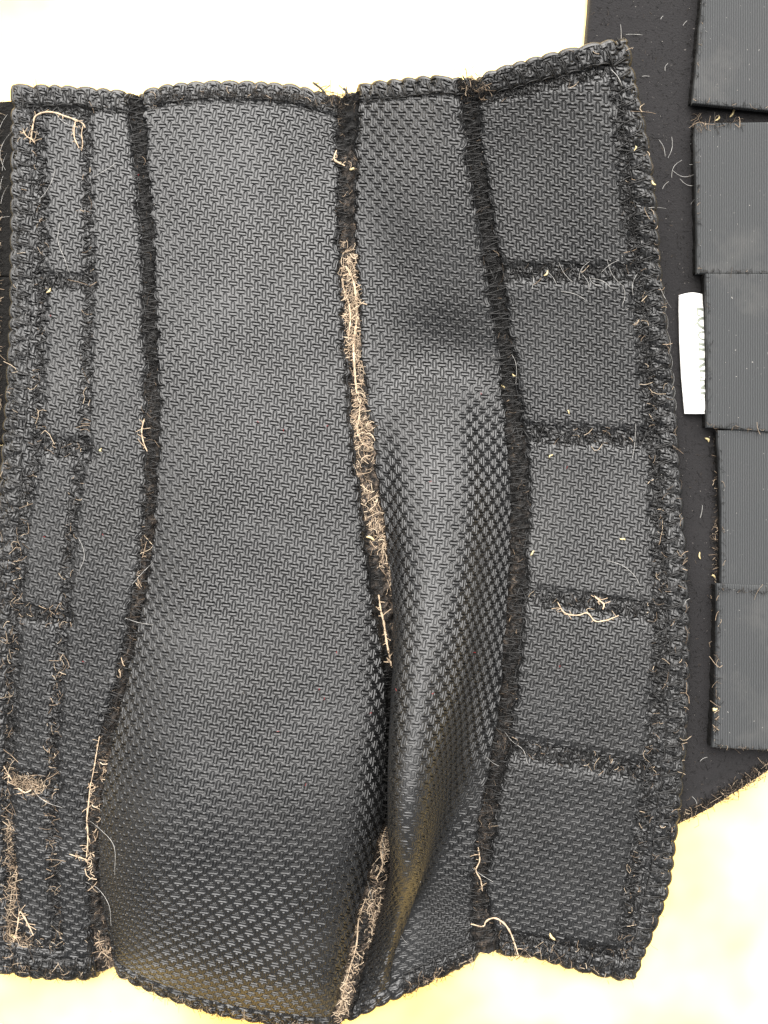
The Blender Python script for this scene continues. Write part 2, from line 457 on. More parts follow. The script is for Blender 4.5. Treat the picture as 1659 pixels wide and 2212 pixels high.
def build_panel(name, rows, parent, outer, seams, bands, rot, seed, ref=None, label=None, hem=5.4, flat=None):
    G = smooth_grid(rows, .5)
    N = normals(G)
    nv, nu = G.shape[:2]
    cu, cv = cum(G, 1), cum(G, 0)
    rc = nu // 2 if ref is None else int(ref * (nu - 1))
    TU, TVR = cu - cu[:, rc:rc + 1], cv[:, rc]
    px, py = unproject(G)
    edge = {'u0': cu, 'u1': cu[:, -1:] - cu, 'v0': cv, 'v1': cv[-1:] - cv}
    crumple = np.zeros_like(TU); dz = np.zeros_like(TU)
    for pts, hw in bands:
        wgt = np.exp(-(dist_poly(px, py, pts) / hw) ** 4)
        crumple = np.maximum(crumple, wgt)
        dz -= 0.55 * wgt
    outv = np.zeros_like(G)
    for sd in outer:
        d = edge[sd]
        s = (cv if sd[0] == 'u' else cu)
        s0 = {'u0': s[:, :1], 'u1': s[:, -1:], 'v0': s[:1], 'v1': s[-1:]}[sd]
        s0 = s0 + 2.4 * vnoise(s0 / 8, s0 * 0, seed + 11)
        per = 4.7
        b = np.abs(np.sin(math.pi * (s0 + .35 * d) / per)) ** .6
        win = sstep(hem, hem * .65, d)
        dz += win * (.75 * b - .45) * (0.75 + .6 * vnoise(s0 / 3, d / 3, seed + 5))
        dz -= 0.45 * np.exp(-((d - hem) / .6) ** 2)
        crumple = np.maximum(crumple, .5 * sstep(hem * 1.15, hem * .85, d))
        o = {'u0': G[:, 0] - G[:, 3], 'u1': G[:, -1] - G[:, -4], 'v0': G[0] - G[3], 'v1': G[-1] - G[-4]}[sd]
        o = o / (np.linalg.norm(o, axis=-1, keepdims=True) + 1e-12)
        o = o[:, None] if sd[0] == 'u' else o[None]
        outv += o * (sstep(3.2, 0, d) * (b - .8) * .6)[..., None]
    for sd in seams:
        d = edge[sd]
        dz -= 1.1 * np.clip(1 - d / 1.7, 0, 1) ** 2
        o = {'u0': G[:, 0] - G[:, 3], 'u1': G[:, -1] - G[:, -4]}[sd]
        o = (o / (np.linalg.norm(o, axis=-1, keepdims=True) + 1e-12))[:, None]
        s0 = (cv[:, :1] if sd == 'u0' else cv[:, -1:])
        outv += o * (sstep(4.5, 0, d) * (1.1 * vnoise(s0 / 1.6, s0 * 0, seed + 60) + .9 * vnoise(s0 / 5, s0 * 0, seed + 61)))[..., None]
        crumple = np.maximum(crumple, .35 * sstep(3.2, 1.2, d))
    TVb = np.broadcast_to(TVR[:, None], TU.shape)
    dz += .25 * fbm(TU / 18, TVb / 18, seed + 40)
    # the weave lattice laid over the sheet, turned by rot
    a = math.radians(rot); ca, sa = math.cos(a), math.sin(a)
    t0, t1, L = TU.min() - 3, TU.max() + 3, TVR[-1]
    cor = np.array([[x * ca + y * sa, -x * sa + y * ca] for x in (t0, t1) for y in (-3, L + 3)]) / CELL
    lo, hi = np.floor(cor.min(0)).astype(int), np.ceil(cor.max(0)).astype(int)
    lu = (np.arange(lo[0], hi[0])[:, None] + SUBS).ravel(); lv = (np.arange(lo[1], hi[1])[:, None] + SUBS).ravel()
    WU, WV = np.meshgrid(lu, lv)
    tu, tv = (WU * ca - WV * sa) * CELL, (WU * sa + WV * ca) * CELL
    tb = np.arange(t0, t1 + .25, .25)
    INV = np.stack([np.interp(tb, TU[k], np.arange(nu)) for k in range(nv)])
    def locate(tu, tv):
        rr = np.interp(tv, TVR, np.arange(nv))
        return rr, np.clip(bil(INV, rr, np.clip((tu - t0) / .25, 0, len(tb) - 1.001)), 0, nu - 1)
    tu, tv = tu + 1.2 * fbm(tu / 40, tv / 40, seed), tv + 1.2 * fbm(tu / 40 + 9, tv / 40, seed + 3)
    rr, cc = locate(tu, tv)
    cr = bil(crumple, rr, cc)
    tu2 = tu + cr * vnoise(tu / 1.5, tv / 1.5, seed + 20); tv2 = tv + cr * vnoise(tu / 1.5 + 50, tv / 1.5, seed + 21)
    rr, cc = locate(tu2, tv2)
    inside = (tv2 > 0) & (tv2 < L) & (cc > 0) & (cc < nu - 1)
    qx, qy = bil(px, rr, cc), bil(py, rr, cc)
    amp = (1 + .3 * fbm(tu / 12, tv / 12, seed + 7)) * (1 + .35 * cr)
    amp *= 1 - .22 * sstep(.15, .6, fbm(tu / 22 + 3, tv / 22, seed + 9))        # patches rubbed smoother
    if flat is not None: amp = amp * flat(qx, qy)
    h = weave(WU, WV) * amp + cr * (0.6 * vnoise(tu / 1.8, tv / 1.8, seed + 30) + .25 * vnoise(tu / .8, tv / .8, seed + 31)) + bil(dz, rr, cc)
    Q = bil(G, rr, cc) + bil(N, rr, cc) * (h * 1e-3)[..., None] + bil(outv, rr, cc) * 1e-3
    Q[..., 2] = np.maximum(Q[..., 2], .0006)
    idx = np.arange(WU.size).reshape(WU.shape)
    F = np.stack([idx[:-1, :-1], idx[1:, :-1], idx[1:, 1:], idx[:-1, 1:]], -1).reshape(-1, 4)
    ins = inside.ravel()
    F = F[ins[F].any(1)]
    use = np.unique(F)
    remap = np.full(WU.size, -1); remap[use] = np.arange(len(use))
    Vtx, F = Q.reshape(-1, 3)[use], remap[F]
    rasterise(Q.reshape(-1, 3)[use][None])
    # coarse displaced sheet: rounded rims and walls around the border
    Gd = G + N * (dz * 1e-3)[..., None] + outv * 1e-3
    Gd[..., 2] = np.maximum(Gd[..., 2], .0006)
    info = dict(G=Gd.copy(), N=N, cu=cu, cv=cv, edge=edge, crumple=crumple, px=px, py=py)
    E = Gd.copy(); E[..., 2] -= .00008
    pad = dict(u0=0, u1=0, v0=0, v1=0)
    for sd in seams: E = skirt(E, sd, .5, 2.5); pad[sd] = 6
    for sd in outer: E = skirt(E, sd, 1.3, 4.2); pad[sd] = 6
    ev, eu = E.shape[:2]
    k = np.arange(ev * eu).reshape(ev, eu)
    FE = np.stack([k[:-1, :-1], k[1:, :-1], k[1:, 1:], k[:-1, 1:]], -1)
    m = np.ones(FE.shape[:2], bool)
    m[pad['v0']:ev - 1 - pad['v1'], pad['u0']:eu - 1 - pad['u1']] = False
    FE = FE[m]
    use = np.unique(FE); remap = np.full(ev * eu, -1); remap[use] = np.arange(len(use)) + len(Vtx)
    me = raw_mesh(name, np.concatenate([Vtx, E.reshape(-1, 3)[use]]), np.concatenate([F, remap[FE]]), smooth=False)
    o = link(name, me, M_RUB, parent)
    if label: o['label'] = label
    return info

boot = empty('horse_boot', (float(P(760, 1150, 0)[0]), float(P(760, 1150, 0)[1]), 0))
tag(boot, 'black basket-weave embossed neoprene horse boot opened out with dusty seams', 'horse boot')
ROOT = empty('tmp')   # replaced below by parenting with a kept transform
COL.objects.unlink(ROOT); bpy.data.objects.remove(ROOT)
boot.location = (0, 0, 0)

I_L = build_panel('strap_flap', left_rows, boot, ['u0', 'v0', 'v1'], ['u1'], bands_left, 9, 10)
I_M = build_panel('shell_panel', mid_rows, boot, ['v0', 'v1'], ['u0', 'u1'], [], 6, 50, hem=5.0)
I_B = build_panel('padded_panel', bul_rows, boot, ['v0', 'v1'], ['u0', 'u1'], [], 5, 90, .6, hem=4.2,
                  flat=lambda x, y: 1 - (.3 * sstep(850, 1100, y) + .35 * sstep(1450, 1780, y)) * np.exp(-((x - np.interp(y, [900, 1300, 1650, 1900], [940, 930, 890, 880])) / 40) ** 2))
I_R = build_panel('closure_flap', right_rows, boot, ['u1', 'v0', 'v1'], ['u0'], bands_right, 7, 130)

# seam tapes between the panels
def seam_strip(name, GL, GR, dirtf, seed, drop=.35, n=26):
    """GL, GR: edge polylines (m,3) of the neighbouring panels"""
    m = 900
    def rs(g):
        t = np.concatenate([[0], np.cumsum(np.linalg.norm(np.diff(g, axis=0), axis=-1))]); t /= t[-1]
        q = np.linspace(0, 1, m)
        return np.stack([np.interp(q, t, g[:, k]) for k in range(3)], -1)
    a, b = rs(GL), rs(GR)
    u = np.linspace(-.12, 1.12, n)[None, :, None]
    S = a[:, None] * (1 - u) + b[:, None] * u
    S[..., 2] = S[..., 2] * .5 + .5 * np.minimum(a[:, None, 2], b[:, None, 2])
    px, py = unproject(S)
    s = np.arange(m)[:, None] * .28
    uu = u[0, :, 0][None] * 5
    h = .9 * np.exp(-((u[..., 0] - .5) / .33) ** 2) * (1 + .3 * np.sin(2 * math.pi * s / 3.2 + uu)) + 1.2 * vnoise(s / 1.3, uu / 1.0, seed) + .8 * vnoise(s / .6, uu * 2, seed + 1) - drop
    S[..., 2] = np.maximum(S[..., 2] + h * 1e-3, .0005)
    dirt = np.clip(dirtf(py) * (1 + 1.3 * fbm(s / 9, uu / 2, seed + 2)), 0, 1)
    rasterise(S[:, 3:-3])
    link(name, grid_mesh(name, S, {'dirt': dirt}), M_SEAM, boot)
    return dict(S=S, dirt=dirt, py=py)

def prof(pts):
    p = np.array(pts, float)
    return lambda y: np.interp(y, p[:, 0], p[:, 1])
dA = prof([(200, .08), (700, .1), (880, .3), (1000, .3), (1200, .4), (1350, .3), (1550, .35), (1650, .5), (2090, .55)])
dB = prof([(200, .05), (300, .15), (345, .45), (400, .3), (520, .45), (575, 1.1), (760, 1.1), (900, .9), (1000, .7), (1150, .7), (1300, .5), (1420, .1), (1760, .1), (1800, .7), (1900, .75), (2200, .75)])
dC = prof([(180, .03), (700, .1), (1000, .25), (1250, .3), (1450, .34), (1800, .36), (2060, .34)])
S_A = seam_strip('seam_tape', I_L['G'][:, -1], I_M['G'][:, 0], dA, 301)
S_B = seam_strip('seam_tape', I_M['G'][:, -1], I_B['G'][:, 0], dB, 311)
S_C = seam_strip('seam_tape', I_B['G'][:, -1], I_R['G'][:, 0], dC, 321)

# fill pinholes in the height raster
for _ in range(3):
    Z = np.pad(RAST, 1, constant_values=-1)
    nb = np.max([Z[1 + a:Z.shape[0] - 1 + a, 1 + b:Z.shape[1] - 1 + b] for a in (-1, 0, 1) for b in (-1, 0, 1)], 0)
    RAST[:] = np.where(RAST < 0, np.where(nb > 0, nb, -1), RAST)

# ------------------------------------------------------------------ the second boot: lining side up, straps, woven label
boot2 = empty('horse_boot')
tag(boot2, 'second horse boot showing smooth black fabric lining, grey strap ends and a white label', 'horse boot')
fab_rows = []
for y, xl in ((-120, 1288), (0, 1284), (90, 1277), (250, 1285), (500, 1295), (900, 1310), (1300, 1330), (1600, 1345), (1700, 1360)):
    fab_rows.append([(xl + (1800 - xl) * u, y, 4.5) for u in (0, .1, .4, .7, 1)])
fab_rows.append([(1375, 1830, 4.2), (1440, 1788, 4.4), (1530, 1742, 4.5), (1640, 1672, 4.5), (1800, 1570, 4.5)])
# keep the lower rows under the rising hem
for r, y2 in ((8, 1530),):
    fab_rows[r] = [(1360, 1700, 4.5), (1430, 1670, 4.5), (1530, 1635, 4.5), (1640, 1575, 4.5), (1800, 1490, 4.5)]
fab_rows[7] = [(1345, 1600, 4.5), (1430, 1560, 4.5), (1530, 1520, 4.5), (1640, 1470, 4.5), (1800, 1400, 4.5)]
G = smooth_grid(fab_rows, .8)
cu, cv = cum(G, 1), cum(G, 0)
hz = .3 * fbm(cu / 30, cv / 30, 77) + .06 * vnoise(cu / .9, cv / .9, 78)
dv1 = cv[-1:] - cv
hz += -0.7 * np.exp(-((dv1 - 6) / 1.0) ** 2) + .5 * sstep(6, 3, dv1) * vnoise(cu / 1.2, cv / 1.2, 5)
G[..., 2] += hz * 1e-3
R2 = RAST.copy()
rasterise(G)
I_F = dict(G=G.copy(), edge=dv1)
G = skirt(skirt(G, 'v1', 1.2, 4.3), 'u0', 1.2, 4.3)
link('lining', grid_mesh('lining', G), M_FAB, boot2)

straps = [  # left edge points (top to bottom), y at right end of top / bottom edge, lift
    ([(1522, -60), (1520, 0), (1512, 80), (1506, 150), (1499, 220)], -60, 248, 8.6),
    ([(1506, 268), (1503, 300), (1507, 420), (1509, 520), (1509, 588)], 264, 590, 8.4),
    ([(1527, 593), (1530, 700), (1532, 800), (1531, 880), (1530, 921)], 594, 940, 8.8),
    ([(1553, 932), (1557, 1000), (1561, 1100), (1561, 1200), (1560, 1275)], 928, 1282, 8.0),
    ([(1552, 1263), (1553, 1330), (1550, 1430), (1547, 1530), (1542, 1613)], 1272, 1626, 9.4)]
for le, yt, yb, zt in straps:
    p = np.array(le, float)
    nvv, nuu = 80, 46
    tq = np.linspace(0, 1, nvv)
    Lx = np.interp(tq, np.linspace(0, 1, len(p)), p[:, 0]); Ly = np.interp(tq, np.linspace(0, 1, len(p)), p[:, 1])
    Lx = Lx + .8 * vnoise(Ly / 9, Ly * 0, int(zt * 10))
    u = np.linspace(0, 1, nuu)[None]
    x = Lx[:, None] * (1 - u) + 1790 * u
    y = Ly[:, None] * (1 - u) + (yt + (yb - yt) * tq)[:, None] * u
    z = zt + .35 * np.sin(x / 60 + zt) + .4 * sstep(.08, 0, u) * np.cos(tq * 5)[:, None]
    G = P(x, y, z)
    rasterise(G)
    G = skirt(skirt(skirt(G, 'u0', .35, 1.5), 'v1', .35, 1.5), 'v0', .35, 1.5)
    so_ = link('strap', grid_mesh('strap', G), M_STRAP, boot2)
    # dark hook pad under the strap, a little proud of its edge
    tq2 = np.linspace(0, 1, 60)
    Lx2 = np.interp(tq2, tq, Lx) - 2.5 + 3 * vnoise(np.arange(60) / 2., np.zeros(60), 3); Ly2 = np.interp(tq2, tq, Ly) + np.linspace(3, -3, 60)
    x = Lx2[:, None] * (1 - u[:, ::3]) + 1790 * u[:, ::3]
    y = Ly2[:, None] * (1 - u[:, ::3]) + (yt + 3 + (yb - yt - 6) * tq2)[:, None] * u[:, ::3]
    G = P(x, y, np.full_like(x, zt - 1.5))
    G = skirt(skirt(skirt(G, 'u0', .5, zt - 1.5 - 4.2), 'v1', .4, zt - 1.5 - 4.2), 'v0', .4, zt - 1.5 - 4.2)
    link('hook_pad', grid_mesh('hook_pad', G), M_HOOK, so_)

# label: a soft white tab whose right side curls down under the third strap
def label_pt(s, t):
    """s 0..1 across (left to right), t 0..1 down"""
    lx = np.interp(t, [0, .12, .4, .7, 1], [1468, 1467.5, 1469, 1473, 1480])
    rx = np.interp(t, [0, .12, .4, .7, 1], [1524, 1527, 1531, 1533, 1535])
    ty = 638 - 5 * np.sin(np.pi * s); by = 893.0
    x = lx + (rx - lx) * s
    y = ty + (by - ty) * t
    z = 5.4 + 1.9 * np.sin(np.pi * np.clip(s * .93 + .05, 0, 1)) * (1 + .12 * np.sin(6 * t)) - 2.6 * np.clip((s - .86) / .14, 0, 1) ** 1.5
    return x, y, z
S_, T_ = np.meshgrid(np.linspace(0, 1, 30), np.linspace(0, 1, 80))
G = P(*label_pt(S_, T_))
rasterise(G)
G2 = G.copy(); G2[..., 2] -= .0003
lab = empty('brand_label'); lab.parent = boot2
lab_mesh = skirt(skirt(skirt(skirt(G, 'u0', .12, .5), 'u1', .12, .5), 'v0', .12, .5), 'v1', .12, .5)
COL.objects.unlink(lab); bpy.data.objects.remove(lab)
lab = link('brand_label', grid_mesh('brand_label', lab_mesh), M_LAB, boot2)
lab['label'] = 'white woven label with grey serif capitals, partly tucked under a strap'
# serif capitals: strokes in a unit letter box, x 0..w along the word, y 0..1 up
def arc(cx, cy, rx, ry, a0, a1, n=10):
    return [(cx + rx * math.cos(math.radians(a0 + (a1 - a0) * i / n)), cy + ry * math.sin(math.radians(a0 + (a1 - a0) * i / n))) for i in range(n + 1)]
TK, TN = .1, .05
def stem(x, th=TK): return [([(x, 0), (x, 1)], th), ([(x - .13, .02), (x + .13, .02)], TN), ([(x - .13, .98), (x + .13, .98)], TN)]
GL = {
    'E': (.72, stem(.16) + [([(.16, .98), (.62, .98)], TN), ([(.62, 1), (.62, .8)], TN), ([(.16, .52), (.5, .52)], TN), ([(.5, .62), (.5, .42)], TN), ([(.16, .02), (.66, .02)], TN), ([(.66, 0), (.66, .22)], TN)]),
    'Q': (.95, [(arc(.46, .5, .38, .48, 100, 260), TK), (arc(.46, .5, .38, .48, -80, 80), TK), (arc(.46, .5, .38, .48, 80, 100, 3), TN), (arc(.46, .5, .38, .48, 260, 280, 3), TN), ([(.45, .04), (.6, -.16), (.85, -.24)], .05)]),
    'U': (.92, [([(.18, 1), (.18, .3)] + arc(.46, .3, .28, .28, 180, 360) + [(.74, .3), (.74, 1)], .06), ([(.04, .98), (.32, .98)], TN), ([(.62, .98), (.87, .98)], TN)]),
    'I': (.42, stem(.2)),
    'P': (.72, stem(.16) + [([(.16, .98), (.38, .98)] + arc(.38, .73, .24, .25, 90, -90) + [(.16, .48)], .05)]),
    'R': (.86, stem(.16) + [([(.16, .98), (.38, .98)] + arc(.38, .75, .22, .23, 90, -90) + [(.16, .52)], .05), ([(.4, .52), (.7, .04), (.84, .02)], TK)]),
    'N': (.95, [([(.16, 0), (.16, 1)], TN), ([(.1, .98), (.78, .03)], TK), ([(.78, 0), (.78, 1)], TN), ([(.03, .02), (.3, .02)], TN), ([(.65, .98), (.92, .98)], TN)])}
word = 'EQUIPRENE'
tot = sum(GL[c][0] for c in word)
V_, F_ = [], []
pos = 0.0
T0, T1 = (666 - 638) / 255, (866 - 638) / 255
per = (T1 - T0) / tot            # t per letter unit
hs = .50                         # letter height in s
for c in word:
    wd, strokes = GL[c]
    for pts, th in strokes:
        pp = np.array(pts, float)
        # resample so that the stroke follows the curl
        seg = np.concatenate([[0], np.cumsum(np.hypot(*np.diff(pp, axis=0).T))])
        q = np.linspace(0, seg[-1], max(2, int(seg[-1] / .08) + 1))
        pp = np.stack([np.interp(q, seg, pp[:, 0]), np.interp(q, seg, pp[:, 1])], -1)
        tg = np.gradient(pp, axis=0); tg /= np.linalg.norm(tg, axis=1, keepdims=True) + 1e-9
        nn = np.stack([-tg[:, 1], tg[:, 0]], -1)
        base = len(V_)
        for p_, n_ in zip(pp, nn):
            for sg in (-1, 1):
                lx, ly = p_ + sg * th * n_
                t = T0 + (pos + lx) * per
                s = .63 + .02 * math.sin(t * 3) + ly * hs
                s = min(s, .995)
                x, y, z = label_pt(np.array(s), np.array(t))
                V_.append(P(x, y, z + .06))
        for k in range(len(pp) - 1):
            F_.append((base + 2 * k, base + 2 * k + 1, base + 2 * k + 3, base + 2 * k + 2))
    pos += wd
link('lettering', raw_mesh('lettering', np.array(V_), np.array(F_), False), M_INK, lab)

# straps of the first boot that leave its left flap (only their ends lie in view)
for y0, y1 in ((222, 592), (603, 955), (967, 1310), (1322, 1660), (1672, 2040)):
    nvv = 60
    yy = np.linspace(y0, y1, nvv)
    xr = curve(LO, yy) + 20
    u = np.linspace(0, 1, 20)[None]
    G = P(-110 * (1 - u) + xr[:, None] * u, yy[:, None] + 0 * u + 3 * vnoise(u * 6, yy[:, None] * .05, y0), 2.6 + .3 * fbm(u * 5, yy[:, None] / 40, 8))
    rasterise(G)
    G = skirt(skirt(G, 'v0', .6, 2.4), 'v1', .6, 2.4)
    link('strap', grid_mesh('strap', G), M_HOOK, boot)
for _ in range(3):
    Z = np.pad(RAST, 1, constant_values=-1)
    nb = np.max([Z[1 + a:Z.shape[0] - 1 + a, 1 + b:Z.shape[1] - 1 + b] for a in (-1, 0, 1) for b in (-1, 0, 1)], 0)
    RAST[:] = np.where(RAST < 0, np.where(nb > 0, nb, -1), RAST)

# ------------------------------------------------------------------ fuzz, stitches
def fuzz(name, base, nrm, tone, length, rad, parent, lift=0.3, flat=.75, M=4):
    """short curved fibres rooted at base points (N,3)"""
    N = len(base)
    ang = RNG.uniform(0, 2 * np.pi, N)
    t = np.stack([np.cos(ang), np.sin(ang), RNG.uniform(-.1, 1 - flat, N) * 1.5], -1)
    c = RNG.normal(0, .8, (N, 3)); c[:, 2] = np.abs(c[:, 2]) * .3
    L = (length * RNG.lognormal(0, .5, N) * 1e-3)[:, None, None]
    q = np.linspace(-.5, .5, M)[None, :, None]
    pts = base[:, None] + L * (q * t[:, None] + c[:, None] * (.25 - q * q) * .9) + nrm[:, None] * (lift * 1e-3 * RNG.uniform(.2, 1, N))[:, None, None]
    pts[..., 2] = np.maximum(pts[..., 2], .0004)
    r = rad * 1e-3 * RNG.uniform(.6, 1.4, N)
    o = link(name, tubes(name, pts, r, 3, {'tone': tone}), M_FIB, parent)
    o['kind'] = 'stuff'
    return o

def seam_fuzz(S, nfib, name='seam_fuzz'):
    Gs, dirt = S['S'], S['dirt']
    m, n = Gs.shape[:2]
    i = RNG.integers(0, m, nfib); j = RNG.integers(0, n, nfib)
    d = dirt[i, j]
    tone = np.where(RNG.random(nfib) < d * d * .55, RNG.uniform(.5, 1, nfib) * (.75 + .25 * d), np.where(RNG.random(nfib) < .06, RNG.uniform(.45, .66, nfib), RNG.uniform(0, .42, nfib)))
    up = np.tile([0, 0, 1.], (nfib, 1))
    fuzz(name, Gs[i, j], up, tone, 1.4, .055, boot, .6)
    # clotted tan fluff along the dusty stretches
    k = nfib // 4
    i = RNG.integers(0, m, k * 4); j = RNG.integers(4, n - 4, k * 4)
    keep = RNG.random(k * 4) < np.clip(dirt[i, j] - .5, 0, 1) * 1.6
    i, j = i[keep], j[keep]
    if len(i):
        fuzz('dirt_fluff', Gs[i, j], np.tile([0, 0, 1.], (len(i), 1)), RNG.uniform(.72, 1, len(i)), 1.7, .11, boot, 1.0)
seam_fuzz(S_A, 3000); seam_fuzz(S_B, 3600); seam_fuzz(S_C, 3000)

def band_fuzz(info, nfib, tanshare):
    w_ = np.clip(info['crumple'] - .3, 0, 1).ravel()
    idx = RNG.choice(len(w_), nfib, p=w_ / w_.sum())
    g = info['G'].reshape(-1, 3)[idx]; nn = info['N'].reshape(-1, 3)[idx]
    py = info['py'].ravel()[idx]
    tone = np.where(RNG.random(nfib) < tanshare(py), RNG.uniform(.55, 1, nfib), RNG.uniform(0, .45, nfib))
    fuzz('stitch_fuzz', g, nn, tone, 1.9, .06, boot, .5)
band_fuzz(I_R, 2600, prof([(100, .03), (900, .05), (1250, .09), (2060, .12)]))
band_fuzz(I_L, 2600, prof([(200, .05), (600, .07), (1000, .18), (1300, .25), (2060, .3)]))

def drape(pts, lift):
    p = np.array(pts, float)
    seg = np.concatenate([[0], np.cumsum(np.hypot(*np.diff(p, axis=0).T))])
    return p, seg
def draped(pts, n, lift, smooth=2):
    """view polyline -> n points lying on whatever surface is below, lift mm"""
    p, seg = drape(pts, lift)
    q = np.linspace(0, seg[-1], n)
    x = hermite(seg, p[:, :1], q)[:, 0]; y = hermite(seg, p[:, 1:2], q)[:, 0]
    z = np.maximum(height(x, y), 0.0)
    for _ in range(smooth):
        zp = np.pad(z, 1, mode='edge'); z = np.maximum(z * .6, (zp[:-2] + zp[1:-1] + zp[2:]) / 3)
    return P(x, y, z + lift)

# zig-zag lock stitches over bands and seams
def zigzag(pts, hw, pitch):
    p, seg = drape(pts, 0)
    nst = int(seg[-1] / pitch)
    q = (np.arange(nst * 2 + 1) / 2 + RNG.uniform(-.25, .25, nst * 2 + 1)) * pitch
    x = np.interp(q, seg, p[:, 0]); y = np.interp(q, seg, p[:, 1])
    dx = np.interp(q + 3, seg, p[:, 0]) - np.interp(q - 3, seg, p[:, 0]); dy = np.interp(q + 3, seg, p[:, 1]) - np.interp(q - 3, seg, p[:, 1])
    l = np.hypot(dx, dy) + 1e-9
    sg = np.where(np.arange(len(q)) % 2 == 0, 1, -1) * hw * RNG.uniform(.45, 1.15, len(q))
    x, y = x - dy / l * sg, y + dx / l * sg
    return [[(x[k], y[k]), ((x[k] + x[k + 1]) / 2 + random.uniform(-2, 2), (y[k] + y[k + 1]) / 2 + random.uniform(-2, 2)), (x[k + 1], y[k + 1])] for k in range(len(x) - 1)]
def threads(name, lines, rad, lift, parent, n=8, mat=None):
    pts = np.stack([draped(l, n, lift) for l in lines])
    pts[:, [0, -1], 2] -= .0006
    o = link(name, tubes(name, pts, rad * 1e-3, 5), mat or M_THR, parent)
    o['kind'] = 'stuff'
    return o
for nm, bl in (('stitching', bands_right), ('stitching', bands_left)):
    ls = []
    for pts, hw in bl: ls += zigzag(pts, hw * .8, 22)
    threads(nm, ls, .17, .25, boot)
for cur_, hw in ((SA, 19), (SB, 18), (SCm, 24)):
    pts = [(float(curve(cur_, y)[0]), y) for y in np.linspace(cur_[0][1] + 10, cur_[-1][1] - 15, 40)]
    threads('stitching', zigzag(pts, hw, 14), .12, .3, boot)
# overlock stitches wrapped over the outer edges
def overlock(pts, inx, iny, pitch=33, slant=10, depth=42):
    p, seg = drape(pts, 0)
    ls = []
    for s in np.arange(6, seg[-1] - 6, pitch):
        s += random.uniform(-4, 4)
        x, y = np.interp(s, seg, p[:, 0]), np.interp(s, seg, p[:, 1])
        tx, ty = np.interp(s + 4, seg, p[:, 0]) - np.interp(s - 4, seg, p[:, 0]), np.interp(s + 4, seg, p[:, 1]) - np.interp(s - 4, seg, p[:, 1])
        l = math.hypot(tx, ty); tx, ty = tx / l, ty / l
        nx, ny = -ty, tx
        if nx * inx + ny * iny < 0: nx, ny = -nx, -ny
        d = depth * random.uniform(.85, 1.15)
        for off in (0, random.uniform(3, 6)):
            ls.append([(x + nx * 3 + tx * off, y + ny * 3 + ty * off), (x + nx * d * .5 + tx * (slant * .4 + off), y + ny * d * .5 + ty * (slant * .4 + off)), (x + nx * d + tx * slant, y + ny * d + ty * slant)])
        ls.append([(x + nx * d + tx * slant, y + ny * d + ty * slant), (x + nx * d * .93 + tx * (slant + pitch * .5), y + ny * d * .93 + ty * (slant + pitch * .5)), (x + nx * d + tx * (slant + pitch), y + ny * d + ty * (slant + pitch))])
    return ls
R_TOP = [(1045, 170), (1110, 148), (1185, 127), (1265, 108), (1330, 98)]
B_TOP = [(778, 194), (845, 182), (925, 174), (985, 176)]
M_TOP = [(318, 203), (345, 195), (430, 186), (540, 186), (640, 194), (690, 208)]
L_TOP = [(40, 194), (120, 190), (200, 196), (262, 206)]
R_SIDE = [(xR(y) - 4, y) for y in range(110, 2100, 60)]
BOT = [[(1080, 2056), (1150, 2058), (1225, 2080), (1300, 2098), (1355, 2106)], [(870, 2140), (930, 2110), (1025, 2066)], [(20, 2090), (100, 2100), (200, 2104)]]
L_SIDE = [(xL(y) + 5, y) for y in range(210, 1080, 60)]
ls = overlock(R_TOP, 0, 1) + overlock(B_TOP, 0, 1, 28, 6, 30) + overlock(M_TOP, 0, 1, 20, 5, 26) + overlock(L_TOP, 0, 1, 34, 8, 36)
ls += overlock(R_SIDE, -1, 0, 34, 12, 40) + overlock(L_SIDE, 1, 0, 34, 10, 36)
for b_ in BOT: ls += overlock(b_, 0, -1, 26, 8, 30)
threads('overlock_stitching', ls, .16, .25, boot)
# brownish fuzz on the worn hem of the shell panel and frayed bits on edges
def edge_fuzz(polys, n, spread, tanp, length=1.8, parent=boot, rad=.06, name='edge_fuzz'):
    bs = []
    for k in range(n):
        pts = random.choice(polys)
        p, seg = drape(pts, 0)
        s = random.uniform(0, seg[-1])
        x, y = np.interp(s, seg, p[:, 0]) + random.gauss(0, spread * .4), np.interp(s, seg, p[:, 1]) + random.gauss(0, spread)
        z = max(float(height(x, y)), .4)
        bs.append(P(x, y, z))
    bs = np.array(bs)
    tone = np.where(RNG.random(n) < tanp, RNG.uniform(.5, .95, n), RNG.uniform(.1, .55, n))
    fuzz(name, bs, np.tile([0, 0, 1.], (n, 1)), tone, length, rad, parent, .6)
edge_fuzz([[(x, y + 18) for x, y in M_TOP]], 380, 6, .05, 1.3)
edge_fuzz([[(700, 215), (740, 222), (765, 215)], [(735, 220), (740, 290)]], 300, 9, .1)
edge_fuzz([[(995, 185), (1030, 185), (1050, 200)]], 260, 10, .2)
edge_fuzz(BOT, 500, 7, .22)
edge_fuzz([[(245, 2098), (345, 2145), (470, 2188), (600, 2208), (716, 2216)]], 300, 4, .25)
edge_fuzz([[(xR(y) + 1, y) for y in range(100, 1800, 80)]], 160, 3, .4, 1.4)
edge_fuzz([[(1470, 1765), (1530, 1733), (1580, 1703), (1655, 1655)]], 500, 6, .18, 2.0, boot2)
edge_fuzz([[(1499, y) for y in (240, 270)] + [(1600, 262)]], 60, 6, .5, 2.2, boot2)
edge_fuzz([[(1545, y) for y in range(930, 1620, 60)]], 420, 7, .35, 1.6, boot2)
edge_fuzz([[(-5, y) for y in range(230, 1000, 60)]], 500, 6, .3, 2.2)
edge_fuzz([[(75, 2040), (20, 2020), (30, 1900), (20, 1780)], [(30, 1685), (90, 1700)]], 700, 8, .75, 2.2)

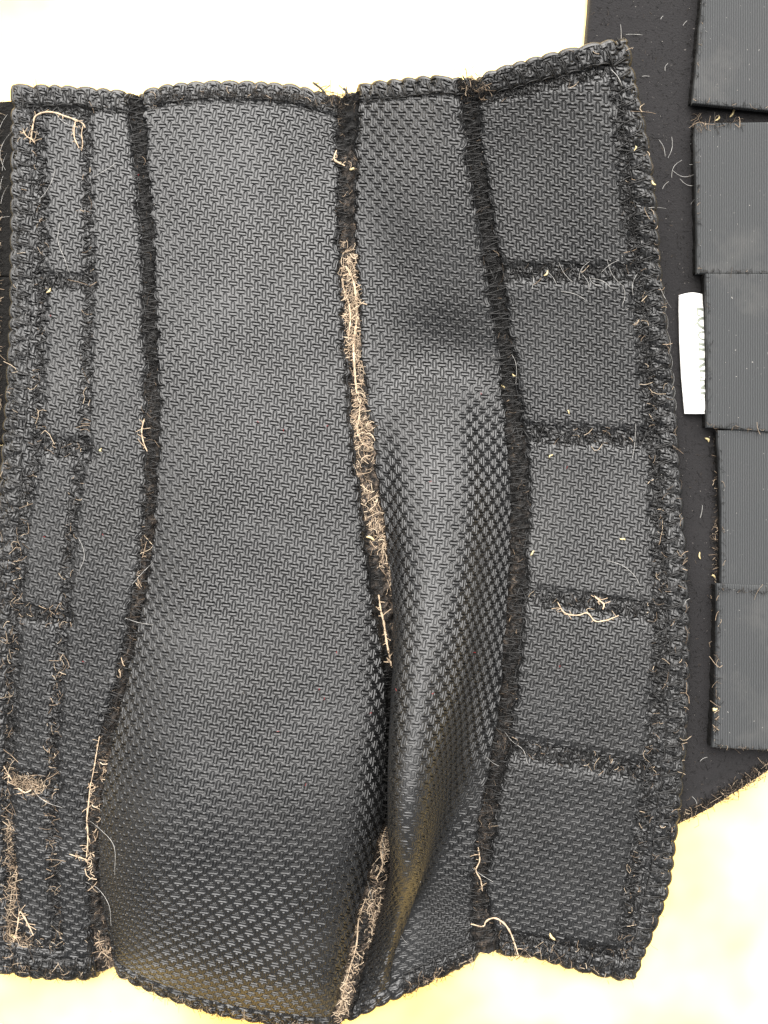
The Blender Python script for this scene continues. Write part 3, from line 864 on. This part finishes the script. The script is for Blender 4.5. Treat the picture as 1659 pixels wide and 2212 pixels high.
g = I_F['G'].reshape(-1, 3)
gi = RNG.integers(0, len(g), 7000)
fuzz('nap', g[gi], np.tile([0, 0, 1.], (7000, 1)), np.where(RNG.random(7000) < .08, RNG.uniform(.48, .62, 7000), RNG.uniform(.2, .47, 7000)), .8, .04, boot2, .15, M=3)

for le, yt, yb, zt in straps:
    edge_fuzz([[(x + 1, y) for x, y in le], [(le[-1][0], le[-1][1] - 2), (1659, le[-1][1] + (yb - le[-1][1]) * .5)]], 130, 1.5, .12, 1.0, boot2, .045, 'frayed_edge')

# ------------------------------------------------------------------ loose debris lying on the boots
def strand(name, pts, rad, mat, label, cat, group=None, lift=.5, n=None, branch=0):
    p, seg = drape(pts, 0)
    n = n or max(6, int(seg[-1] / 5))
    c = draped(pts, n, lift)
    lines = [c]
    c0 = c[n // 2].copy()
    rad = rad * .8
    r = rad * 1e-3 * (.55 + .45 * np.sin(np.linspace(.15, math.pi - .15, n)))
    r *= 1 + .25 * np.sin(np.arange(n) * 1.7)
    o = link(name, tubes(name, (c - c0)[None], r[None], 6), mat)
    o.location = c0
    tag(o, label, cat, group)
    for k in range(branch):
        i = random.randrange(1, n - 1)
        a = random.uniform(0, 6.28); L = random.uniform(.8, 2.4) * 1e-3
        q = np.linspace(0, 1, 5)[:, None]
        d = np.array([math.cos(a), math.sin(a), random.uniform(0, .4)]); d2 = np.array([random.uniform(-1, 1), random.uniform(-1, 1), 0]) * .5
        pts3 = c[i] - c0 + L * (q * d + q * q * d2)
        link('wisp', tubes('wisp', pts3[None], np.full(5, rad * .35e-3)[None], 4), mat, o)
    return o

# tan threads and fluff
strand('tan_thread', [(67, 300), (72, 268), (76, 252), (95, 243), (116, 243), (140, 251), (163, 259), (180, 268), (184, 276)], .33, M_TAN, 'long tan thread arched over the top of the strap flap', 'thread', branch=10)
strand('tan_thread', [(163, 262), (160, 280), (161, 298), (167, 312), (171, 320)], .26, M_TAN, 'short tan thread hanging down from the arched thread on the strap flap', 'thread', branch=6)
strand('tan_thread', [(180, 270), (176, 290), (179, 310), (176, 326)], .16, M_TAN, 'thin tan thread beside the short one under the arched thread', 'thread', branch=4)
strand('tan_thread', [(50, 282), (58, 295), (70, 302), (76, 312)], .26, M_TAN, 'tangled tan fluff at the left foot of the arched thread', 'thread', branch=12)
strand('tan_thread', [(747, 575), (755, 590), (764, 610), (768, 640), (770, 690), (764, 740), (766, 800), (770, 850)], .5, M_TAN, 'thick tan fluff matted along the seam beside the shell panel', 'fluff', branch=26)
strand('tan_thread', [(738, 600), (744, 630), (752, 650), (757, 690), (752, 730)], .32, M_TAN, 'tan fluff strand forking off the thick matted seam fluff', 'fluff', branch=14)
strand('tan_thread', [(778, 860), (776, 900), (772, 935), (784, 960)], .3, M_TAN, 'tan strand trailing below the matted seam fluff', 'fluff', branch=10)
strand('tan_thread', [(818, 1285), (822, 1315), (829, 1345), (834, 1380), (840, 1410), (846, 1440)], .42, M_TAN, 'pale tan strand in the seam fold beside the padded bulge', 'thread', branch=14)
strand('tan_thread', [(727, 325), (722, 345), (732, 352), (745, 358)], .34, M_TAN, 'small tan clump near the top of the central seam', 'fluff', branch=8)
strand('tan_thread', [(1283, 1287), (1296, 1298), (1305, 1306), (1302, 1316)], .34, M_TAN, 'tan clump on the zigzag stitching of the closure flap', 'fluff', branch=6)
strand('tan_thread', [(1204, 1300), (1220, 1324), (1250, 1329), (1268, 1324), (1286, 1342), (1312, 1339), (1336, 1330)], .25, M_TAN, 'wavy tan thread below the clump on the closure flap stitching', 'thread', branch=9)
strand('tan_thread', [(1017, 1996), (1046, 2000), (1049, 1991), (1067, 1983), (1087, 1993), (1100, 2010), (1110, 2033), (1120, 2066)], .33, M_TAN, 'tan thread hooked over the bottom edge of the closure flap', 'thread', branch=5)
strand('tan_thread', [(1033, 1830), (1036, 1860), (1028, 1880), (1038, 1900), (1042, 1925)], .25, M_TAN, 'tan thread on the lower seam left of the closure flap', 'thread', branch=10)
strand('tan_thread', [(196, 1690), (192, 1730), (188, 1770), (190, 1810), (187, 1850)], .3, M_TAN, 'tan thread running down the lower seam beside the strap flap', 'thread', branch=14)
strand('tan_thread', [(215, 1590), (208, 1630), (203, 1660), (197, 1690)], .2, M_TAN, 'thin tan thread continuing up the seam beside the strap flap', 'thread', branch=6)
strand('tan_thread', [(312, 905), (306, 930), (310, 955), (318, 975)], .26, M_TAN, 'curled tan thread midway along the seam by the strap flap', 'thread', branch=8)
strand('tan_thread', [(8, 1655), (30, 1690), (55, 1712), (70, 1705), (85, 1700)], .28, M_TAN, 'tan clot on the lower crossing stitches of the strap flap', 'fluff', branch=18)
strand('tan_thread', [(30, 2035), (38, 2000), (44, 1970), (60, 1995), (72, 2020)], .3, M_TAN, 'matted tan fluff at the bottom corner of the strap flap', 'fluff', branch=24)
strand('tan_thread', [(150, 1845), (165, 1850), (190, 1858)], .2, M_TAN, 'small tan tuft beside the lower strap flap seam', 'fluff', branch=10)
strand('tan_thread', [(832, 1790), (822, 1830), (826, 1870), (812, 1900)], .34, M_TAN, 'tan fluff at the mouth of the fold under the bulge', 'fluff', branch=18)
strand('tan_thread', [(790, 1940), (775, 1985), (770, 2040), (756, 2090), (735, 2170)], .3, M_TAN, 'tan fluff along the bottom end of the central seam', 'fluff', branch=34)

# straw and chaff flakes: small folded slivers
def straw(x, y, L, wd, ang, label, mat=M_STRAW, name='straw_fragment', cat='straw', group=None):
    L, wd = L * .85, wd * .75
    z = max(float(height(x, y)), 0) + .35
    c = P(x, y, z)
    n = 6
    t = np.linspace(-.5, .5, n)
    ww = wd * K * np.sqrt(np.clip(1 - (2 * t) ** 4, .05, 1)) * .5
    a = math.radians(ang)
    V, F = [], []
    for ti, wi in zip(t, ww):
        b = .3e-3 * math.sin(ti * 4 + x)
        for sx, sz in ((-1, 0), (0, .55), (1, 0), (0, -.4)):
            lx, ly = ti * L * K, sx * wi + b
            V.append((lx * math.cos(a) + ly * math.sin(a), -lx * math.sin(a) + ly * math.cos(a), sz * wi + .1e-3 * math.cos(ti * 5)))
    for k in range(n - 1):
        for q in range(4):
            F.append((4 * k + q, 4 * k + (q + 1) % 4, 4 * k + 4 + (q + 1) % 4, 4 * k + 4 + q))
    o = link(name, raw_mesh(name, np.array(V), np.array(F), True), mat)
    o.location = c
    return tag(o, label, cat, group)
for a in [(105, 628, 16, 7, -55, 'straw flake on the crossing stitches of the strap flap'), (1512, 1200, 18, 5, 72, 'thin straw sliver on the black lining below the label'),
          (1655 - 28, 1447, 12, 6, 8, 'straw flake on the lowest grey strap'), (1193, 2024, 22, 8, 62, 'straw sliver near the bottom hem of the closure flap'),
          (800, 1163, 22, 8, 15, 'pale straw sliver across the central seam'), (27, 2023, 24, 8, 22, 'pale husk in the fluff at the bottom of the strap flap'),
          (218, 972, 8, 6, 80, 'tiny straw crumb on the strap flap'), (1110, 810, 12, 6, 20, 'small straw flake on the seam by the closure flap'),
          (1087, 835, 10, 7, 80, 'second straw flake just below it on the seam'), (1150, 1195, 14, 6, -30, 'straw chip on the seam left of the closure flap'),
          (1542, 645 + 600, 10, 8, 0, 'rounded pale seed on the lining beside a strap'), (1583, 243, 26, 7, -50, 'straw splinter between the two upper grey straps'),
          (1550, 256, 18, 7, -55, 'short straw splinter beside the longer one between straps'), (1545, 1532, 12, 12, 30, 'pale crumb of chaff at the edge of the lowest strap'),
          (1412, 395, 14, 6, 45, 'straw chip on the outer edge of the closure flap'), (1372, 350 - 30, 12, 5, 85, 'straw chip on the stitched edge of the closure flap'),
          (1528, 950, 14, 8, 55, 'tan chaff beside the fourth strap'), (1180, 590, 16, 6, -50, 'straw sliver on the upper cross stitching of the closure flap'),
          (1345, 1165, 14, 6, 30, 'straw chip on the right stitching of the closure flap'), (1190, 985, 12, 5, -60, 'straw chip below the second cross stitching'),
          (760, 365, 12, 9, 20, 'pale crumb in the central seam near the top'), (1228, 1290 - 400, 9, 5, 30, 'straw crumb above the second cross stitching')]:
    straw(*a)
# red fibres
reds = [(222, 1156), (108, 682), (300, 378), (612, 1130 - 200), (708, 920), (557, 912), (930, 1040), (1038, 850), (1225, 1010), (1315 / 1.0 - 290, 1410), (855, 1490), (935, 1497), (800, 1540), (690, 1490), (700, 1510), (600, 1580), (660, 1695), (1208, 1440), (728, 1410), (810, 1895), (95, 1160), (180, 1430)]
for k, (x, y) in enumerate(reds):
    where = 'strap flap' if x < xA(y) - 20 else 'seam beside the strap flap' if x < xA(y) + 20 else 'shell panel' if x < xB(y) - 20 else 'central seam' if x < xB(y) + 15 else 'padded bulge panel' if x < xC(y) - 20 else 'closure flap'
    part = 'upper' if y < 800 else 'middle' if y < 1420 else 'lower'
    straw(x, y, 4, 2, (k * 67) % 180, 'tiny red fibre speck on the %s part of the %s' % (part, where), M_RED, 'red_speck', 'speck', 'red specks on the boot')

# white hairs
def look(a):
    L, b = a[2], abs(a[4])
    sz = 'very short' if L < 20 else 'short' if L < 32 else 'medium length' if L < 45 else 'long'
    sh = 'straight' if b < 2.5 else 'slightly bent' if b < 4.5 else 'curved' if b < 7.5 else 'strongly curled'
    return sz, sh
def hair(pts, label, rad=.065, group=None, mat=None):
    strand('horse_hair', pts, rad, mat or M_HAIR, label, 'hair', group, lift=.6)
def bow(x, y, L, ang, b):
    a = math.radians(ang); c, s = math.cos(a), math.sin(a)
    return [(x - c * L / 2, y - s * L / 2), (x + s * b * .7 - c * L / 4, y - c * b * .7 - s * L / 4), (x + s * b, y - c * b), (x + s * b * .7 + c * L / 4, y - c * b * .7 + s * L / 4), (x + c * L / 2, y + s * L / 2)]
for a in [(1190, 600, 42, 52, 4), (1222, 588, 52, 55, -4), (1330, 590, 70, 58, -8), (1265, 612, 40, 70, 6), (1285, 605, 34, 40, -8), (1262, 585, 46, -60, 7), (1298, 612, 50, 25, 6), (1345, 640, 40, 95, 5), (1150, 610, 30, 95, 2), (1372, 615, 46, 100, -6), (1240, 640, 60, 20, 5), (1318, 575, 46, -35, 3)]:
    hair(bow(*a), '%s %s white hair across the upper stitching of the closure flap' % look(a), group='hairs on the upper cross stitching')
for a in [(1430, 320, 40, 70, 4), (1447, 318, 46, 100, 5), (1505, 300, 36, -40, 2), (1478, 372, 50, 8, -10), (1490, 392, 44, 15, -9), (1462, 365, 44, -60, 8), (1438, 400, 22, -50, 2), (1500, 435, 20, -40, 3), (1420, 450, 40, 3, 2), (1370, 75, 36, 2, 1), (1430, 38, 10, -55, 1), (1512, 20, 26, 95, 4), (1529, 75, 22, 60, 2), (1341, 70, 36, 88, 1), (1480, 50, 14, -50, 1), (1395, 165, 16, 0, 1), (1440, 145, 18, -70, 3), (1500, 360, 24, 20, 4), (1580 - 65, 1105, 28, 100, 1), (1485, 1300, 18, -50, 4), (1520, 1640, 18, -30, 2), (1500, 1730, 22, 60, 3)]:
    hair(bow(*a), '%s %s white hair on the lining beside the %s strap' % (*look(a), 'top' if a[1] < 230 else 'second' if a[1] < 590 else 'third' if a[1] < 930 else 'fourth' if a[1] < 1265 else 'lowest'), group='hairs on the lining')
for a in [(12, 150 + 160, 60, -62, 5), (8, 262, 34, -60, 2), (10, 350, 40, -75, 3), (4, 395, 30, -80, 2), (8, 470, 26, -10, 1), (6, 345, 46, 75, -4), (10, 420, 44, -68, 3)]:
    hair(bow(*a), '%s %s white hair sticking out past the strap flap edge' % look(a), group='hairs at the strap flap edge')
singles = [([(120, 2110 - 1865), (135, 262), (155, 272), (168, 276)], 'white hair at the top corner of the strap flap'),
           ([(200, 383), (220, 372), (240, 360), (252, 350)], 'pale hair slanting across the upper strap flap'),
           ([(285, 1262), (305, 1240), (330, 1215)], 'pale hair crossing the seam of the strap flap at mid height'),
           ([(270, 1335), (300, 1345), (332, 1350)], 'fine pale hair level across the strap flap seam'),
           ([(185, 1905), (212, 1920), (235, 1955), (240, 2000)], 'curved pale hair beside the lower strap flap seam'),
           ([(190, 1520 + 250), (215, 1790), (245, 1825), (248, 1890)], 'long curved pale hair lying on the lower strap flap'),
           ([(60, 1670), (68, 1700), (95, 1730), (135, 1745)], 'curved pale hair on the crossing stitches low on the strap flap'),
           ([(1310, 1215 - 5), (1345, 1222), (1372, 1245), (1382, 1265)], 'long curved white hair on the closure flap beside its right stitching'),
           ([(1373, 915), (1371, 960), (1366, 990)], 'straight white hair down the right stitching of the closure flap'),
           ([(1105, 765), (1113, 780), (1116, 800), (1114, 830)], 'curved white hair at the upper seam by the closure flap'),
           ([(834, 1795), (828, 1820), (826, 1850)], 'thin white hair at the lower mouth of the central seam'),
           ([(1050, 1635), (1065, 1648), (1078, 1655)], 'white hair on the seam below the bulge'),
           ([(793, 1760 + 140), (798, 1920), (803, 1940)], 'short white hair on the lower central seam'),
           ([(862, 2010), (872, 2030), (880, 2038)], 'short white hair on the shiny flank of the bulge'),
           ([(1020, 1875), (1040, 1890), (1065, 1905)], 'fine pale hair on the seam low beside the closure flap'),
           ([(1090, 1580), (1105, 1600), (1130, 1620), (1140, 1650)], 'curled pale hair where the fourth cross stitching begins'),
           ([(168, 1160), (178, 1180), (182, 1205), (170, 1235)], 'curled hair on the middle of the strap flap'),
           ([(120, 365), (110, 395), (95, 420), (85, 430)], 'curly hair along the left stitching of the strap flap'),
           ([(130, 480), (125, 520), (140, 560), (150, 590)], 'wavy hair beside the first crossing stitch of the strap flap'),
           ([(535, 1165), (560, 1180), (595, 1222), (608, 1238)], 'pale bent hair on the middle of the shell panel')]
for pts, lb in singles[:-1]:
    hair(pts, lb, .065)
hair([(1320, 150), (1334, 165), (1344, 185)], 'white hair on the top right corner of the closure flap', .1)
hair([(1425, 620), (1440, 650), (1450, 665)], 'pale hair poking off the outer edge by the label', .07)
hair([(372, 102), (378, 96), (385, 112), (392, 120)][:3], 'dark stray hair', .08) if False else None
# black frayed thread ends on the top edges
for pts, lb in (([(676, 178), (684, 184), (692, 190), (702, 200)], 'black loose thread end standing off the top edge of the shell panel'),
                ([(742, 190), (748, 196), (752, 210)], 'black frayed thread at the notch in the top edge'),
                ([(1002, 168), (1010, 176), (1018, 186)], 'black loose thread end at the top of the closure flap seam'),
                ([(1333, 82), (1338, 92), (1346, 98), (1338, 104), (1330, 100)], 'black thread knot on the top corner of the closure flap')):
    strand('loose_thread', pts, .45, M_THR, lb, 'thread', lift=.4, branch=6)

# lint and dust specks too many to count
def specks(name, n, region, size, mat):
    V, F = [], []
    k = 0
    while k < n:
        x, y = random.uniform(region[0], region[2]), random.uniform(region[1], region[3])
        z = float(height(x, y))
        if z <= 0.5: continue
        c = P(x, y, z + .12); r = random.uniform(.4, 1.3) * size * 1e-3; a = random.uniform(0, 6.28); e = random.uniform(.35, 1)
        b = len(V)
        for q in range(4):
            t = a + q * math.pi / 2
            rr = r * (1 if q % 2 else e)
            V.append(c + np.array([math.cos(t) * rr, math.sin(t) * rr, 0]))
        V.append(c + np.array([0, 0, r * .5]))
        F += [(b + q, b + (q + 1) % 4, b + 4) for q in range(4)]
        k += 1
    o = link(name, raw_mesh(name, np.array(V), np.array(F), False), mat)
    return o
tag(specks('lint', 380, (0, 180, 1480, 2200), .085, M_LINT), 'pale dust specks scattered over the embossed neoprene boot', 'dust', kind='stuff')
tag(specks('lint', 300, (1285, 0, 1600, 1700), .09, M_LINT), 'pale lint specks scattered over the fabric lining and straps', 'lint', kind='stuff')
